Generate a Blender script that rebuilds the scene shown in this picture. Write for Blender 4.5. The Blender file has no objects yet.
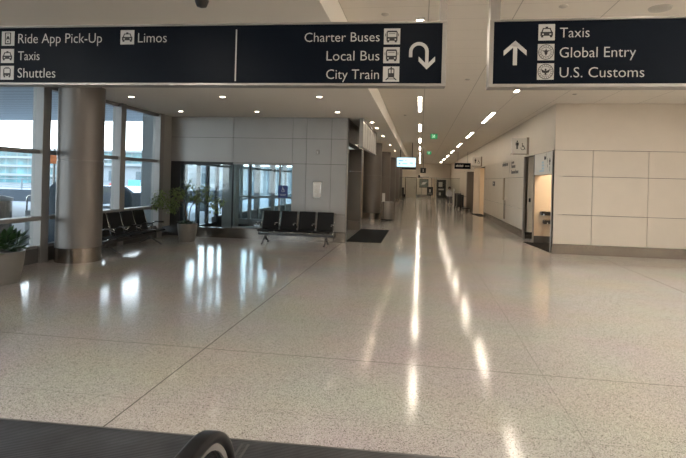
import bpy, bmesh, math, random
from mathutils import Vector, Matrix
random.seed(7)
SC = bpy.context.scene
COL = SC.collection
PI = math.pi

# ------------------------------------------------------------------ materials
def mat(name, color, rough=.5, metal=0., spec=.5, coat=0., emit=None, estr=0., noise=0., nscale=8., bump=0., bscale=60., aniso=0.):
    m = bpy.data.materials.new(name); m.use_nodes = True
    nt = m.node_tree; b = nt.nodes['Principled BSDF']
    b.inputs['Base Color'].default_value = (*color, 1)
    b.inputs['Roughness'].default_value = rough
    b.inputs['Metallic'].default_value = metal
    b.inputs['Specular IOR Level'].default_value = spec
    b.inputs['Coat Weight'].default_value = coat
    b.inputs['Anisotropic'].default_value = aniso
    if emit:
        b.inputs['Emission Color'].default_value = (*emit, 1); b.inputs['Emission Strength'].default_value = estr
    if noise or bump:
        tc = nt.nodes.new('ShaderNodeTexCoord')
    if noise:
        n = nt.nodes.new('ShaderNodeTexNoise'); n.inputs['Scale'].default_value = nscale; n.inputs['Detail'].default_value = 4
        r = nt.nodes.new('ShaderNodeValToRGB')
        r.color_ramp.elements[0].position = .3; r.color_ramp.elements[1].position = .7
        r.color_ramp.elements[0].color = (*[c*(1-noise) for c in color], 1)
        r.color_ramp.elements[1].color = (*[min(1, c*(1+noise)) for c in color], 1)
        nt.links.new(tc.outputs['Object'], n.inputs['Vector']); nt.links.new(n.outputs['Fac'], r.inputs['Fac'])
        nt.links.new(r.outputs['Color'], b.inputs['Base Color'])
    if bump:
        n2 = nt.nodes.new('ShaderNodeTexNoise'); n2.inputs['Scale'].default_value = bscale
        bp = nt.nodes.new('ShaderNodeBump'); bp.inputs['Strength'].default_value = bump; bp.inputs['Distance'].default_value = .01
        nt.links.new(tc.outputs['Object'], n2.inputs['Vector']); nt.links.new(n2.outputs['Fac'], bp.inputs['Height'])
        nt.links.new(bp.outputs['Normal'], b.inputs['Normal'])
    return m

def line_mask(nt, sock, period, offset, width):
    """1 on lines at offset + k*period, each of the given width"""
    def M(op, a, bv):
        n = nt.nodes.new('ShaderNodeMath'); n.operation = op
        for i, v in enumerate((a, bv)):
            if v is None: continue
            if isinstance(v, (int, float)): n.inputs[i].default_value = v
            else: nt.links.new(v, n.inputs[i])
        return n.outputs[0]
    s = M('SUBTRACT', sock, offset - period/2)
    s = M('DIVIDE', s, period)
    s = M('FRACT', s, None)
    s = M('SUBTRACT', s, .5)
    s = M('ABSOLUTE', s, None)
    return M('LESS_THAN', s, width/2/period)

def jointed(m, rules, dark):
    """darken base colour on joint lines (pattern of the surface itself); rules: (axis, period, offset, width, strength)"""
    nt = m.node_tree; b = nt.nodes['Principled BSDF']
    tc = nt.nodes.new('ShaderNodeTexCoord'); sp = nt.nodes.new('ShaderNodeSeparateXYZ')
    nt.links.new(tc.outputs['Object'], sp.inputs[0])
    src = b.inputs['Base Color'].links[0].from_socket if b.inputs['Base Color'].links else None
    for ax, per, off, w, st in rules:
        mk = line_mask(nt, sp.outputs['XYZ'.index(ax)], per, off, w)
        mu = nt.nodes.new('ShaderNodeMath'); mu.operation = 'MULTIPLY'; mu.inputs[1].default_value = st
        nt.links.new(mk, mu.inputs[0])
        mx = nt.nodes.new('ShaderNodeMix'); mx.data_type = 'RGBA'
        nt.links.new(mu.outputs[0], mx.inputs[0])
        if src: nt.links.new(src, mx.inputs[6])
        else: mx.inputs[6].default_value = b.inputs['Base Color'].default_value
        mx.inputs[7].default_value = (*dark, 1)
        src = mx.outputs[2]
    nt.links.new(src, b.inputs['Base Color'])
    return m

def terrazzo():
    m = bpy.data.materials.new('terrazzo'); m.use_nodes = True
    nt = m.node_tree; b = nt.nodes['Principled BSDF']
    tc = nt.nodes.new('ShaderNodeTexCoord')
    col = None
    def vor(scale, lo, hi, c, prev, detail_col=None):
        v = nt.nodes.new('ShaderNodeTexVoronoi'); v.inputs['Scale'].default_value = scale
        nt.links.new(tc.outputs['Object'], v.inputs['Vector'])
        sep = nt.nodes.new('ShaderNodeSeparateColor'); nt.links.new(v.outputs['Color'], sep.inputs[0])
        r = nt.nodes.new('ShaderNodeValToRGB'); r.color_ramp.interpolation = 'CONSTANT'
        r.color_ramp.elements[0].color = (0, 0, 0, 1); r.color_ramp.elements[1].position = lo; r.color_ramp.elements[1].color = (1, 1, 1, 1)
        nt.links.new(sep.outputs[0], r.inputs[0])
        mx = nt.nodes.new('ShaderNodeMix'); mx.data_type = 'RGBA'
        nt.links.new(r.outputs[0], mx.inputs[0])
        if prev is None: mx.inputs[6].default_value = (.475, .45, .428, 1)
        else: nt.links.new(prev, mx.inputs[6])
        mx.inputs[7].default_value = (*c, 1)
        return mx.outputs[2]
    n = nt.nodes.new('ShaderNodeTexNoise'); n.inputs['Scale'].default_value = .8; n.inputs['Detail'].default_value = 3
    nt.links.new(tc.outputs['Object'], n.inputs['Vector'])
    col = vor(190, .72, 1, (.60, .575, .54), None)
    col = vor(230, .80, 1, (.28, .26, .235), col)
    col = vor(150, .93, 1, (.17, .155, .14), col)
    mx = nt.nodes.new('ShaderNodeMix'); mx.data_type = 'RGBA'; mx.blend_type = 'MULTIPLY'; mx.inputs[0].default_value = .25
    nt.links.new(col, mx.inputs[6]); nt.links.new(n.outputs['Color'], mx.inputs[7])
    nt.links.new(mx.outputs[2], b.inputs['Base Color'])
    b.inputs['Roughness'].default_value = .115
    b.inputs['Specular IOR Level'].default_value = .25
    n2 = nt.nodes.new('ShaderNodeTexNoise'); n2.inputs['Scale'].default_value = 28; n2.inputs['Detail'].default_value = 2
    bp = nt.nodes.new('ShaderNodeBump'); bp.inputs['Strength'].default_value = .06; bp.inputs['Distance'].default_value = .01
    nt.links.new(tc.outputs['Object'], n2.inputs['Vector']); nt.links.new(n2.outputs['Fac'], bp.inputs['Height'])
    nt.links.new(bp.outputs['Normal'], b.inputs['Normal'])
    return jointed(m, [('X', 6.2, -2.0, .012, .8), ('X', 3.1, -2.0, .008, .35), ('Y', 6.9, 4.6, .012, .55), ('Y', 1.15, 4.6, .008, .30)], (.10, .09, .08))

def glass_mat(name, tint, refl=1.0):
    m = bpy.data.materials.new(name); m.use_nodes = True
    nt = m.node_tree; nt.nodes.remove(nt.nodes['Principled BSDF'])
    out = nt.nodes['Material Output']
    t = nt.nodes.new('ShaderNodeBsdfTransparent'); t.inputs[0].default_value = (*tint, 1)
    g = nt.nodes.new('ShaderNodeBsdfGlossy'); g.inputs['Roughness'].default_value = .02
    f = nt.nodes.new('ShaderNodeLayerWeight'); f.inputs[0].default_value = .5
    pw = nt.nodes.new('ShaderNodeMath'); pw.operation = 'POWER'; pw.inputs[1].default_value = 4.5
    mu = nt.nodes.new('ShaderNodeMath'); mu.operation = 'MULTIPLY_ADD'; mu.inputs[1].default_value = .7; mu.inputs[2].default_value = .035*refl
    mx = nt.nodes.new('ShaderNodeMixShader')
    nt.links.new(f.outputs['Facing'], pw.inputs[0]); nt.links.new(pw.outputs[0], mu.inputs[0]); nt.links.new(mu.outputs[0], mx.inputs[0])
    nt.links.new(t.outputs[0], mx.inputs[1]); nt.links.new(g.outputs[0], mx.inputs[2]); nt.links.new(mx.outputs[0], out.inputs[0])
    return m

M = {
 'floor': terrazzo(),
 'ceil': jointed(mat('ceiling_tile', (.84, .79, .71), .7), [('Y', .47, .14, .006, .45), ('X', 1.0, .05, .012, .6)], (.30, .27, .23)),
 'soffit': mat('soffit_plaster', (.84, .80, .73), .75),
 'beige': mat('beige_panel', (.62, .555, .47), .42, noise=.02, nscale=3),
 'header': mat('pale_header_panel', (.66, .63, .58), .4),
 'beigeplain': mat('beige_wall', (.80, .72, .61), .6),
 'greypanel': mat('grey_panel', (.33, .325, .315), .36, metal=.25, noise=.03, nscale=2),
 'trimlight': mat('pale_trim', (.58,.56,.53), .35),
 'fillstrip': mat('added_fill_diffuser', (.9,.87,.8), .5, emit=(1,.93,.85), estr=56),  # for the added fill lights, stronger than the corridor strips
 'bronzedark': mat('dark_skirt_metal', (.03,.03,.032), .4, metal=.4),
 'baseboard': mat('baseboard_metal', (.26,.235,.21), .17, metal=.9, noise=.12, nscale=2.5),
 'paleblue': mat('pale_blue_ink', (.42,.58,.68), .5),
 'canmetal': mat('can_brushed_metal', (.30,.28,.26), .42, metal=.6),
 'tan': mat('tan_plate', (.36,.29,.21), .5),
 'darkmetal': mat('bench_dark_metal', (.085,.085,.09), .35, metal=.5),
 'gap': mat('panel_joint', (.05, .048, .045), .8),
 'bronze': mat('bronze_panel', (.20, .175, .15), .35, metal=.4, noise=.05, nscale=2),
 'column': mat('brushed_column_metal', (.185, .172, .162), .44, metal=.65, noise=.03, nscale=2),
 'stainless': mat('stainless', (.36, .325, .29), .24, metal=.9, noise=.06, nscale=3),
 'chrome': mat('chrome', (.62, .61, .60), .2, metal=1),
 'mullion': mat('mullion_metal', (.27, .265, .26), .42, metal=.4),
 'darkframe': mat('dark_frame', (.035, .035, .037), .4, metal=.3),
 'plinth': mat('dark_plinth', (.07, .068, .066), .5),
 'glass': glass_mat('window_glass', (.93, .965, .97)),
 'vglass': glass_mat('vestibule_glass', (.84, .90, .92), 1.2),
 'pglass': glass_mat('partition_glass', (.93, .95, .94), .6),
 'dglass': glass_mat('balustrade_glass', (.40, .42, .42), 1.0),
 'rubber': mat('black_rubber', (.006, .006, .0075), .33, spec=.22),
 'black': mat('black_plastic', (.014, .014, .015), .4),
 'leather': mat('black_leather', (.008, .008, .009), .5, spec=.25, bump=.1, bscale=180),
 'signblack': mat('sign_black_gloss', (.0035, .006, .011), .35, spec=.06),
 'signwhite': mat('sign_letter_white', (.50, .485, .465), .5),
 'tile': mat('sign_tile_white', (.47, .46, .445), .5),
 'symbol': mat('symbol_black', (.012, .012, .014), .5),
 'signframe': mat('sign_frame_metal', (.30, .285, .27), .38, metal=.6),
 'strip': mat('light_diffuser', (.9, .85, .75), .5, emit=(1, .87, .71), estr=22),
 'housing': mat('light_housing', (.6, .57, .52), .5),
 'downoff': mat('downlight_lens', (.8, .76, .7), .35, emit=(1, .88, .72), estr=24),
 'downon': mat('downlight_lit', (.9, .85, .75), .5, emit=(1, .82, .60), estr=55),
 'grille': mat('ceiling_device_white', (.55, .52, .47), .5),
 'mat': jointed(mat('entrance_mat', (.011, .0105, .010), .9, spec=.1, noise=.2, nscale=40), [('Y', .04, 0, .014, .6)], (.012, .011, .010)),
 'plate': jointed(mat('landing_plate', (.10, .102, .112), .38, metal=.6, noise=.3, nscale=5), [('Y', .016, 0, .007, .75)], (.012, .012, .014)),
 'steel_line': mat('plate_joint', (.12, .12, .12), .4, metal=.6),
 'pot': mat('pot_grey', (.15, .145, .135), .4, noise=.05, nscale=6),
 'soil': mat('soil', (.035, .025, .018), .95, noise=.4, nscale=40),
 'leaf': mat('ficus_leaf', (.145, .195, .07), .45, noise=.35, nscale=5),
 'leafdark': mat('broad_leaf', (.022, .055, .02), .32, noise=.5, nscale=9),
 'bark': mat('bark', (.17, .13, .09), .8, noise=.3, nscale=30),
 'screen': mat('screen_lit', (.5, .7, .8), .4, emit=(.55, .85, 1.0), estr=.75),
 'screenink': mat('screen_ink', (.1, .22, .32), .4, emit=(.12, .30, .42), estr=.5),
 'exit': mat('exit_green', (.03, .30, .10), .4, emit=(.05, .36, .14), estr=.25),
 'exitink': mat('exit_white', (.7, .85, .7), .4, emit=(.6, .9, .65), estr=.6),
 'blue': mat('sign_blue', (.018, .045, .20), .4),
 'bluewhite': mat('sign_blue_ink', (.55, .6, .68), .4),
 'poster': mat('poster_print', (.20, .24, .21), .5, noise=.6, nscale=4),
 'paper': mat('white_paper', (.72, .72, .70), .6),
 'warmroom': mat('warm_restroom_wall', (.68, .56, .42), .5),
 'lamp': mat('restroom_lamp', (.9, .8, .6), .5, emit=(1, .80, .58), estr=17),
 'asphalt': mat('asphalt', (.12, .13, .14), .8, noise=.15, nscale=.8),
 'pave': mat('pavement', (.18, .19, .20), .75, noise=.1, nscale=1.5),
 'canopy': jointed(mat('canopy_rib', (.46, .52, .57), .5), [('Y', .55, 0, .16, .6)], (.25, .30, .34)),
 'bglass': jointed(mat('far_glazing', (.035, .125, .145), .15, noise=.85, nscale=.45), [('X', 1.6, 0, .12, .8)], (.13, .18, .19)),
 'slab': mat('far_slab', (.19, .215, .225), .6),
 'bwall': mat('far_wall', (.18, .205, .22), .6),
 'bdark': mat('far_window', (.035, .06, .075), .2),
 'barrier': mat('barrier_slate', (.04, .058, .078), .6),
 'van': mat('van_paint', (.025, .05, .085), .25, coat=.6),
 'tyre': mat('tyre', (.012, .012, .012), .8),
 'orange': mat('orange_sign', (.75, .20, .04), .5),
 'red': mat('red_sign', (.5, .08, .07), .5),
 'bluelit': mat('street_display', (.10, .40, .62), .4, emit=(.12, .50, .8), estr=.35),
 'skin': mat('skin', (.42, .27, .19), .55),
 'hair': mat('hair_black', (.012, .01, .01), .6),
 'shirt': mat('shirt_grey', (.50, .50, .50), .8),
 'trousers': mat('trousers_dark', (.09, .09, .10), .8),
}

# ------------------------------------------------------------------ mesh builder
def translucent(m, k, tint):
    nt = m.node_tree; b = nt.nodes['Principled BSDF']; out = nt.nodes['Material Output']
    t = nt.nodes.new('ShaderNodeBsdfTranslucent'); t.inputs[0].default_value = (*tint, 1)
    mx = nt.nodes.new('ShaderNodeMixShader'); mx.inputs[0].default_value = k
    nt.links.new(b.outputs[0], mx.inputs[1]); nt.links.new(t.outputs[0], mx.inputs[2]); nt.links.new(mx.outputs[0], out.inputs[0])
translucent(M['leaf'], .35, (.25, .32, .10)); translucent(M['leafdark'], .15, (.06, .14, .03))

class MB:
    def __init__(self): self.v = []; self.f = []
    def add(self, vs, fs):
        n = len(self.v); self.v += [tuple(q) for q in vs]; self.f += [tuple(i+n for i in f) for f in fs]; return self
    def box(self, x0, x1, y0, y1, z0, z1):
        return self.add([(x0,y0,z0),(x1,y0,z0),(x1,y1,z0),(x0,y1,z0),(x0,y0,z1),(x1,y0,z1),(x1,y1,z1),(x0,y1,z1)],
                        [(3,2,1,0),(4,5,6,7),(0,1,5,4),(1,2,6,5),(2,3,7,6),(3,0,4,7)])
    def lathe(self, c, prof, n=32, cap=True):
        vs = []; fs = []
        for r, z in prof:
            for k in range(n):
                a = 2*PI*k/n; vs.append((c[0]+r*math.cos(a), c[1]+r*math.sin(a), c[2]+z))
        for i in range(len(prof)-1):
            for k in range(n):
                k2 = (k+1) % n; fs.append((i*n+k, i*n+k2, (i+1)*n+k2, (i+1)*n+k))
        if cap:
            fs.append(tuple(reversed(range(n)))); fs.append(tuple((len(prof)-1)*n+k for k in range(n)))
        return self.add(vs, fs)
    def cyl(self, c, r, h, n=24): return self.lathe(c, [(r, 0), (r, h)], n)
    def tube(self, pts, r, n=8, cap=True):
        pts = [Vector(p) for p in pts]; vs = []; fs = []
        rs = r if isinstance(r, (list, tuple)) else [r]*len(pts)
        up = Vector((0, 0, 1))
        for i, p in enumerate(pts):
            d = (pts[min(i+1, len(pts)-1)] - pts[max(i-1, 0)]).normalized()
            a = d.cross(up)
            if a.length < .05: a = d.cross(Vector((0, 1, 0)))
            a.normalize(); b = a.cross(d)
            for k in range(n):
                t = 2*PI*k/n; vs.append(p + (a*math.cos(t) + b*math.sin(t))*rs[i])
        for i in range(len(pts)-1):
            for k in range(n):
                k2 = (k+1) % n; fs.append((i*n+k, (i+1)*n+k, (i+1)*n+k2, i*n+k2))
        if cap:
            fs.append(tuple(range(n))); fs.append(tuple(reversed([(len(pts)-1)*n+k for k in range(n)])))
        return self.add(vs, fs)
    def sweep(self, path, section, frame):
        """section points (a,b) swept along path; frame(i) -> two axis vectors"""
        vs = []; fs = []; n = len(section)
        for i, p in enumerate(path):
            A, B = frame(i); p = Vector(p)
            for a, b in section: vs.append(p + A*a + B*b)
        for i in range(len(path)-1):
            for k in range(n):
                k2 = (k+1) % n; fs.append((i*n+k, i*n+k2, (i+1)*n+k2, (i+1)*n+k))
        fs.append(tuple(reversed(range(n)))); fs.append(tuple((len(path)-1)*n+k for k in range(n)))
        return self.add(vs, fs)
    def prism(self, poly, o, ux, uy, depth):
        """2-D polygon on the plane (o, ux, uy), thickened along ux x uy"""
        o, ux, uy = Vector(o), Vector(ux), Vector(uy); nz = ux.cross(uy).normalized()*depth
        n = len(poly)
        a = [o + ux*p[0] + uy*p[1] for p in poly]; b = [q + nz for q in a]
        fs = [tuple(reversed(range(n))), tuple(range(n, 2*n))] + [(k, (k+1) % n, n+(k+1) % n, n+k) for k in range(n)]
        return self.add(a + b, fs)
    def build(self, name, m, parent=None, at=None, smooth=False, bevel=0., seg=2):
        """at: root location to subtract when the vertices are in world space"""
        me = bpy.data.meshes.new(name)
        off = Vector(at) if at is not None else Vector((0, 0, 0))
        me.from_pydata([Vector(q) - off for q in self.v], [], self.f)
        bm = bmesh.new(); bm.from_mesh(me); bmesh.ops.recalc_face_normals(bm, faces=bm.faces); bm.to_mesh(me); bm.free()
        me.materials.append(M[m] if isinstance(m, str) else m)
        if smooth:
            for p in me.polygons: p.use_smooth = True
        o = bpy.data.objects.new(name, me); COL.objects.link(o)
        if parent: o.parent = parent
        elif at is not None: o.location = at
        if bevel:
            b = o.modifiers.new('edge', 'BEVEL'); b.width = bevel; b.segments = seg; b.limit_method = 'ANGLE'
        return o

def B(*a): return MB().box(*a)
def tag(o, label=None, cat=None, group=None, kind=None):
    if label: o['label'] = label
    if cat: o['category'] = cat
    if group: o['group'] = group
    if kind: o['kind'] = kind
    return o
def empty(name, loc, label, cat, group=None, rz=0., kind=None):
    o = bpy.data.objects.new(name, None); COL.objects.link(o); o.location = loc; o.rotation_euler = (0, 0, rz); o.empty_display_size = .1
    return tag(o, label, cat, group, kind)
def st(o): o['kind'] = 'structure'; return o
def copy_tree(o, parent=None):
    c = o.copy(); COL.objects.link(c)
    if parent: c.parent = parent
    for ch in [q for q in bpy.data.objects if q.parent == o]: copy_tree(ch, c)
    return c
def autosmooth(o, ang=40):
    me = o.data
    for p in me.polygons: p.use_smooth = True
    me.set_sharp_from_angle(angle=math.radians(ang)); return o

# ------------------------------------------------------------------ SETTING
HC, LC = 3.64, 3.28          # corridor ceiling, lower ceiling along the windows
BX = -.95                    # line where the two ceilings meet
X0, X1, Y0, Y1 = -7.1, 9.0, -5.0, 55.0
st(B(X0, X1, Y0, Y1, -.2, 0).build('floor', 'floor'))
st(B(BX, X1, Y0, Y1, HC, HC+.2).build('ceiling', 'ceil'))
lowc = st(B(X0, BX, Y0, Y1, LC, HC+.2).build('ceiling', 'soffit'))
st(B(X0, X1, Y0-.15, Y0, 0, HC).build('wall_back', 'beigeplain'))
st(B(X1, X1+.15, Y0, 12.9, 0, HC).build('wall_east', 'beigeplain'))
fw = st(B(-7.1, 6, Y1, Y1+.15, 0, HC).build('wall_far', 'beigeplain'))
B(-7.1, 6, Y1-.03, Y1, 0, .30).build('baseboard', 'baseboard', fw)

# front wall right of the corridor
wf = st(B(3.22, X1, 12.9, 13.1, 0, HC).build('wall_front', 'gap'))
p = MB(); g = .005
xs = [3.215, 4.09, 5.33, 6.57, 7.81, 9.0]; zs = [.235, .95, 1.88, 2.51]
for i in range(5):
    for j in range(3): p.box(xs[i]+(g if i else 0), xs[i+1]-g, 12.875, 12.9, zs[j]+g, zs[j+1]-g)
p.box(3.215, 9, 12.875, 12.9, 2.51+g, HC)
p.build('panel', 'beige', wf, bevel=.003)
st(B(3.20, 9, 12.85, 12.9, 0, .235).build('baseboard_front', 'baseboard'))

# right wall of the corridor (restroom side)
wr = st(B(3.24, 3.42, 12.9, Y1, 2.51, HC).build('wall_right', 'gap'))
p = MB()
for a, b in [(12.9, 16.2), (16.2, 21.0), (21.0, 25.8), (25.8, 30.6), (30.6, 35.4), (35.4, 40.2), (40.2, 55)]:
    p.box(3.215, 3.24, a+g, b-g, 2.51+g, HC)
p.build('panel', 'beige', wr)
p = MB()
for a, b in [(28.4, 32), (32, 36), (36, 40), (40, 55)]:
    for z in ((0, .95), (.95, 1.88), (1.88, 2.51)): p.box(3.22, 3.42, a+g, b-g, z[0]+g, z[1]-g)
p.build('panel', 'beige', wr)
B(3.22, 3.42, 12.9, 13.08, 0, 2.51).build('corner_panel', 'beige', wr)
B(3.205, 3.24, 13.04, 13.10, 0, 1.95).build('corner_trim', 'trimlight', wr)
hd = B(3.22, 3.42, 13.1, 15.08, 1.93, 2.505).build('header_panel', 'header', wr)
B(3.205, 3.245, 15.06, 15.11, 0, 2.505).build('jamb_trim', 'signframe', wr)
# entry passage behind the header, and the alcove
rm = st(MB().box(3.245, 7, 15.1, 15.2, .2, 2.6).box(3.42, 7, 13.1, 13.2, 0, 2.6).box(7, 7.1, 13.1, 15.2, 0, 2.6).build('wall_restroom', 'warmroom'))
st(B(3.245, 7, 15.08, 15.2, 0, .2).build('baseboard_restroom', 'plinth'))
st(B(3.24, 7.1, 13.1, 15.2, 2.52, 2.6).build('ceiling_restroom', 'soffit'))
al = st(MB().box(3.22, 4.3, 16.2, 16.3, .2, 2.51).box(4.3, 4.4, 15.2, 16.3, 0, 2.51).build('wall_alcove', 'beige'))
B(3.22, 4.3, 16.18, 16.3, 0, .2).build('baseboard', 'baseboard', al)
st(B(3.24, 4.4, 15.2, 16.3, 2.51, 2.58).build('ceiling_alcove', 'soffit'))
# projecting wall between the two restrooms
wm = st(B(3.19, 3.40, 16.32, 25.8, 0, 2.50).build('wall_middle', 'gap'))
p = MB()
ys = [16.26, 19.0, 20.0, 22.6, 25.8]
for i in range(4):
    for z in ((.24, .88), (.88, 1.88), (1.88, 2.505)): p.box(3.17, 3.19, ys[i]+g, ys[i+1]-g, z[0]+g, z[1]-g)
p.build('panel', 'beige', wm)
B(3.155, 3.275, 16.2, 16.27, 0, 2.51).build('end_trim', 'canmetal', wm)
B(3.15, 3.19, 16.27, 25.8, 0, .235).build('baseboard', 'baseboard', wm)
B(3.155, 3.22, 25.8, 25.87, 0, 2.51).build('end_trim', 'canmetal', wm)
# second restroom opening
w2 = st(MB().box(3.22, 3.42, 28.3, 28.4, 0, 2.51).box(3.42, 6, 28.3, 28.4, 0, 2.6).box(6, 6.1, 25.9, 28.4, 0, 2.6).box(3.42, 6, 25.8, 25.9, 0, 2.6).build('wall_restroom', 'warmroom'))
st(B(3.24, 6.1, 25.8, 28.4, 2.52, 2.6).build('ceiling_restroom', 'soffit'))
st(B(2.92, 3.22, 28.35, 28.6, 0, 2.50).build('trim_1', 'beige', bevel=.01))
st(B(2.80, 3.22, 31.2, 31.7, 0, 2.35).build('trim_2', 'bronze', bevel=.01))

# grey panelled block on the left (vestibule front)
BY = 13.1
wl = st(MB().box(-7.1, -1.92, BY+.02, BY+.25, 2.05, LC).box(-3.38, -1.92, BY+.02, BY+.25, 0, 2.06).build('wall_left', 'gap'))
p = MB()
vx = [-7.1, -5.03, -3.38, -3.0, -2.33, -1.925]
for i in range(5):
    a, b = vx[i]+g, vx[i+1]-g
    p.box(a, b, BY, BY+.02, 2.72+g, LC); p.box(a, b, BY, BY+.02, 2.05+g, 2.72-g)
    if i >= 2:
        p.box(a, b, BY, BY+.02, .73+g, 2.05-g); p.box(a, b, BY, BY+.02, .27+g, .73-g)
p.box(-1.925, -1.905, BY+g, BY+.25, 0, LC)
p.build('panel', 'greypanel', wl)
B(-6.45, -1.90, BY-.03, BY+.03, 0, .27).build('baseboard', 'baseboard', wl)
# east fascia over the door recess, dark pier at its far end
fa = st(B(-2.15, -1.93, BY+.25, 16.9, 2.67, LC).build('wall_fascia', 'gap'))
p = MB()
for a, b in [(BY+.25, 14.9), (14.9, 16.9)]: p.box(-1.93, -1.905, a+g, b-g, 2.67, LC)
p.build('panel', 'stainless', fa)
st(B(-5.92, -5.5, 14.6, 14.9, 0, LC).build('wall_vestibule', 'greypanel'))
st(B(-2.6, -2.5, 19.6, Y1, 0, LC).build('wall_passage', 'beigeplain'))
pier = st(MB().box(-2.45, -1.93, 16.6, 16.9, .3+g, 1.95-g).box(-2.45, -1.93, 16.6, 16.9, 1.95+g, 2.67).box(-2.45, -1.93, 16.6, 16.9, 0, .3-g).build('wall_pier', 'bronze'))
# vestibule
d1 = st(MB().box(-7.05, -6.55, BY+.02, BY+.22, 0, 2.05).box(-6.8, -5.05, BY+.04, BY+.16, 1.98, 2.05).box(-6.55, -5.05, BY+.06, BY+.12, 0, .06).box(-5.06, -5.03, BY+.05, BY+.10, .06, 1.98).build('door_1', 'darkframe'))
B(-6.55, -5.05, BY+.08, BY+.092, .06, 1.98).build('glass', 'vglass', d1)
w = st(MB().box(-5.03, -3.38, BY+.03, BY+.09, 2.0, 2.05).box(-5.03, -3.38, BY+.03, BY+.09, .27, .31).box(-3.74, -3.70, BY+.03, BY+.08, .31, 2.0).build('window_1', 'mullion'))
B(-5.03, -3.38, BY+.05, BY+.062, .31, 2.0).build('glass', 'vglass', w)
p = MB()
for x in (-6.75, -5.9, -5.05, -4.2, -3.35, -2.5): p.box(x-.05, x+.05, 17.0, 17.12, 0, LC)
p.box(-6.9, -2.4, 17.0, 17.12, 2.25, 2.35).box(-6.9, -2.4, 17.0, 17.12, 0, .2).box(-6.9, -2.4, 17.0, 17.12, .95, 1.02)
w = st(p.build('window_2', 'mullion'))
B(-6.8, -2.5, 17.05, 17.06, .2, LC).build('glass', 'vglass', w)
d2 = st(MB().box(-2.42, -2.34, BY+.26, 16.6, 2.55, 2.67).box(-2.42, -2.34, 14.9, 15.0, 0, 2.55).box(-2.42, -2.34, BY+.26, BY+.34, 0, 2.55).box(-2.42, -2.34, 16.52, 16.6, 0, 2.55).build('door_2', 'darkframe'))
B(-2.385, -2.375, BY+.34, 16.52, 0, 2.55).build('glass', 'vglass', d2)

# window wall at the kerb side
ym = [-5.0, -2.4, -.2, 2.0, 4.15, 6.25, 8.36, 10.78, 12.55]
k = 3
def bay(a, b, n, door=False):
    q = MB()
    if door:
        q.box(-6.98, -6.88, b-.05, b+.05, 0, LC).box(-7.0, -6.84, a, b, 2.0, 2.14).box(-7.0, -6.86, a, b, 3.2, LC).box(-6.98, -6.88, a, b, 0, .10)
        o = st(q.build('window_%d' % n, 'darkframe')); B(-6.955, -6.945, a+.05, b-.05, .1, 3.2).build('glass', 'glass', o); return o
    q.box(-7.02, -6.80, b-.10, b+.10, 0, LC)
    q.box(-7.0, -6.86, a+.10, b-.10, 1.985, 2.06).box(-7.0, -6.86, a+.1, b-.1, 3.2, LC).box(-7.0, -6.86, a+.1, b-.1, .26, .31)
    q.box(-7.0, -6.78, a+.1, b-.1, .775, .845)
    o = st(q.build('window_%d' % n, 'mullion', bevel=.006))
    B(-6.955, -6.945, a+.1, b-.1, .31, 3.2).build('glass', 'glass', o)
    return o
for i in range(len(ym)-1): bay(ym[i], ym[i+1], k); k += 1
for a, b_ in [(12.65, 14.2), (14.2, 15.1), (15.1, 15.8), (15.8, 16.6)]: bay(a, b_, k, True); k += 1
yy = 16.6
while yy < 54: 
    bay(yy, min(yy+2.15, 54.9), k); yy += 2.15; k += 1
st(MB().box(-7.1, -6.84, Y0, 12.6, 0, .26).box(-7.1, -6.84, 16.6, 54.9, 0, .26).build('baseboard_left', 'plinth'))
st(B(-7.0, -6.83, 12.66, BY+.02, .27, 2.06).build('trim_3', 'greypanel'))
st(B(-7.0, -6.83, 12.68, BY+.02, 2.06, LC).build('trim_4', 'greypanel'))

# ------------------------------------------------------------------ OVERHEAD SIGNS
probe = {}
def text_mesh(s):
    cu = bpy.data.curves.new('t', 'FONT'); cu.body = s; cu.size = 1; cu.resolution_u = 3; cu.offset = -.009
    o = bpy.data.objects.new('t', cu); COL.objects.link(o)
    dg = bpy.context.evaluated_depsgraph_get(); dg.update()
    me = bpy.data.meshes.new_from_object(o.evaluated_get(dg))
    vs = [tuple(v.co) for v in me.vertices]; fs = [tuple(p.vertices) for p in me.polygons]
    bpy.data.objects.remove(o); bpy.data.curves.remove(cu); bpy.data.meshes.remove(me)
    return vs, fs
CAP = max(v[1] for v in text_mesh('H')[0])
def text_line(s, x0, x1, z0, z1, parent, m='signwhite', y=-.0015, thick=0.0012, name='text_line', axis='x', place=None):
    """letters filling x0..x1, capitals z0..z1, on the plane y (facing -y)"""
    vs, fs = text_mesh(s)
    a, b = min(v[0] for v in vs), max(v[0] for v in vs)
    q = MB()
    sx = (x1-x0)/(b-a); sz = (z1-z0)/CAP
    P = [(x0+(v[0]-a)*sx, y, z0+v[1]*sz) for v in vs]
    if place: P = [place(*t) for t in P]
    q.add(P, fs)
    me = bpy.data.meshes.new(name); me.from_pydata(q.v, [], q.f); me.materials.append(M[m])
    o = bpy.data.objects.new(name, me); COL.objects.link(o); o.parent = parent
    so = o.modifiers.new('thick', 'SOLIDIFY'); so.thickness = thick; so.offset = 0
    return o

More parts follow.
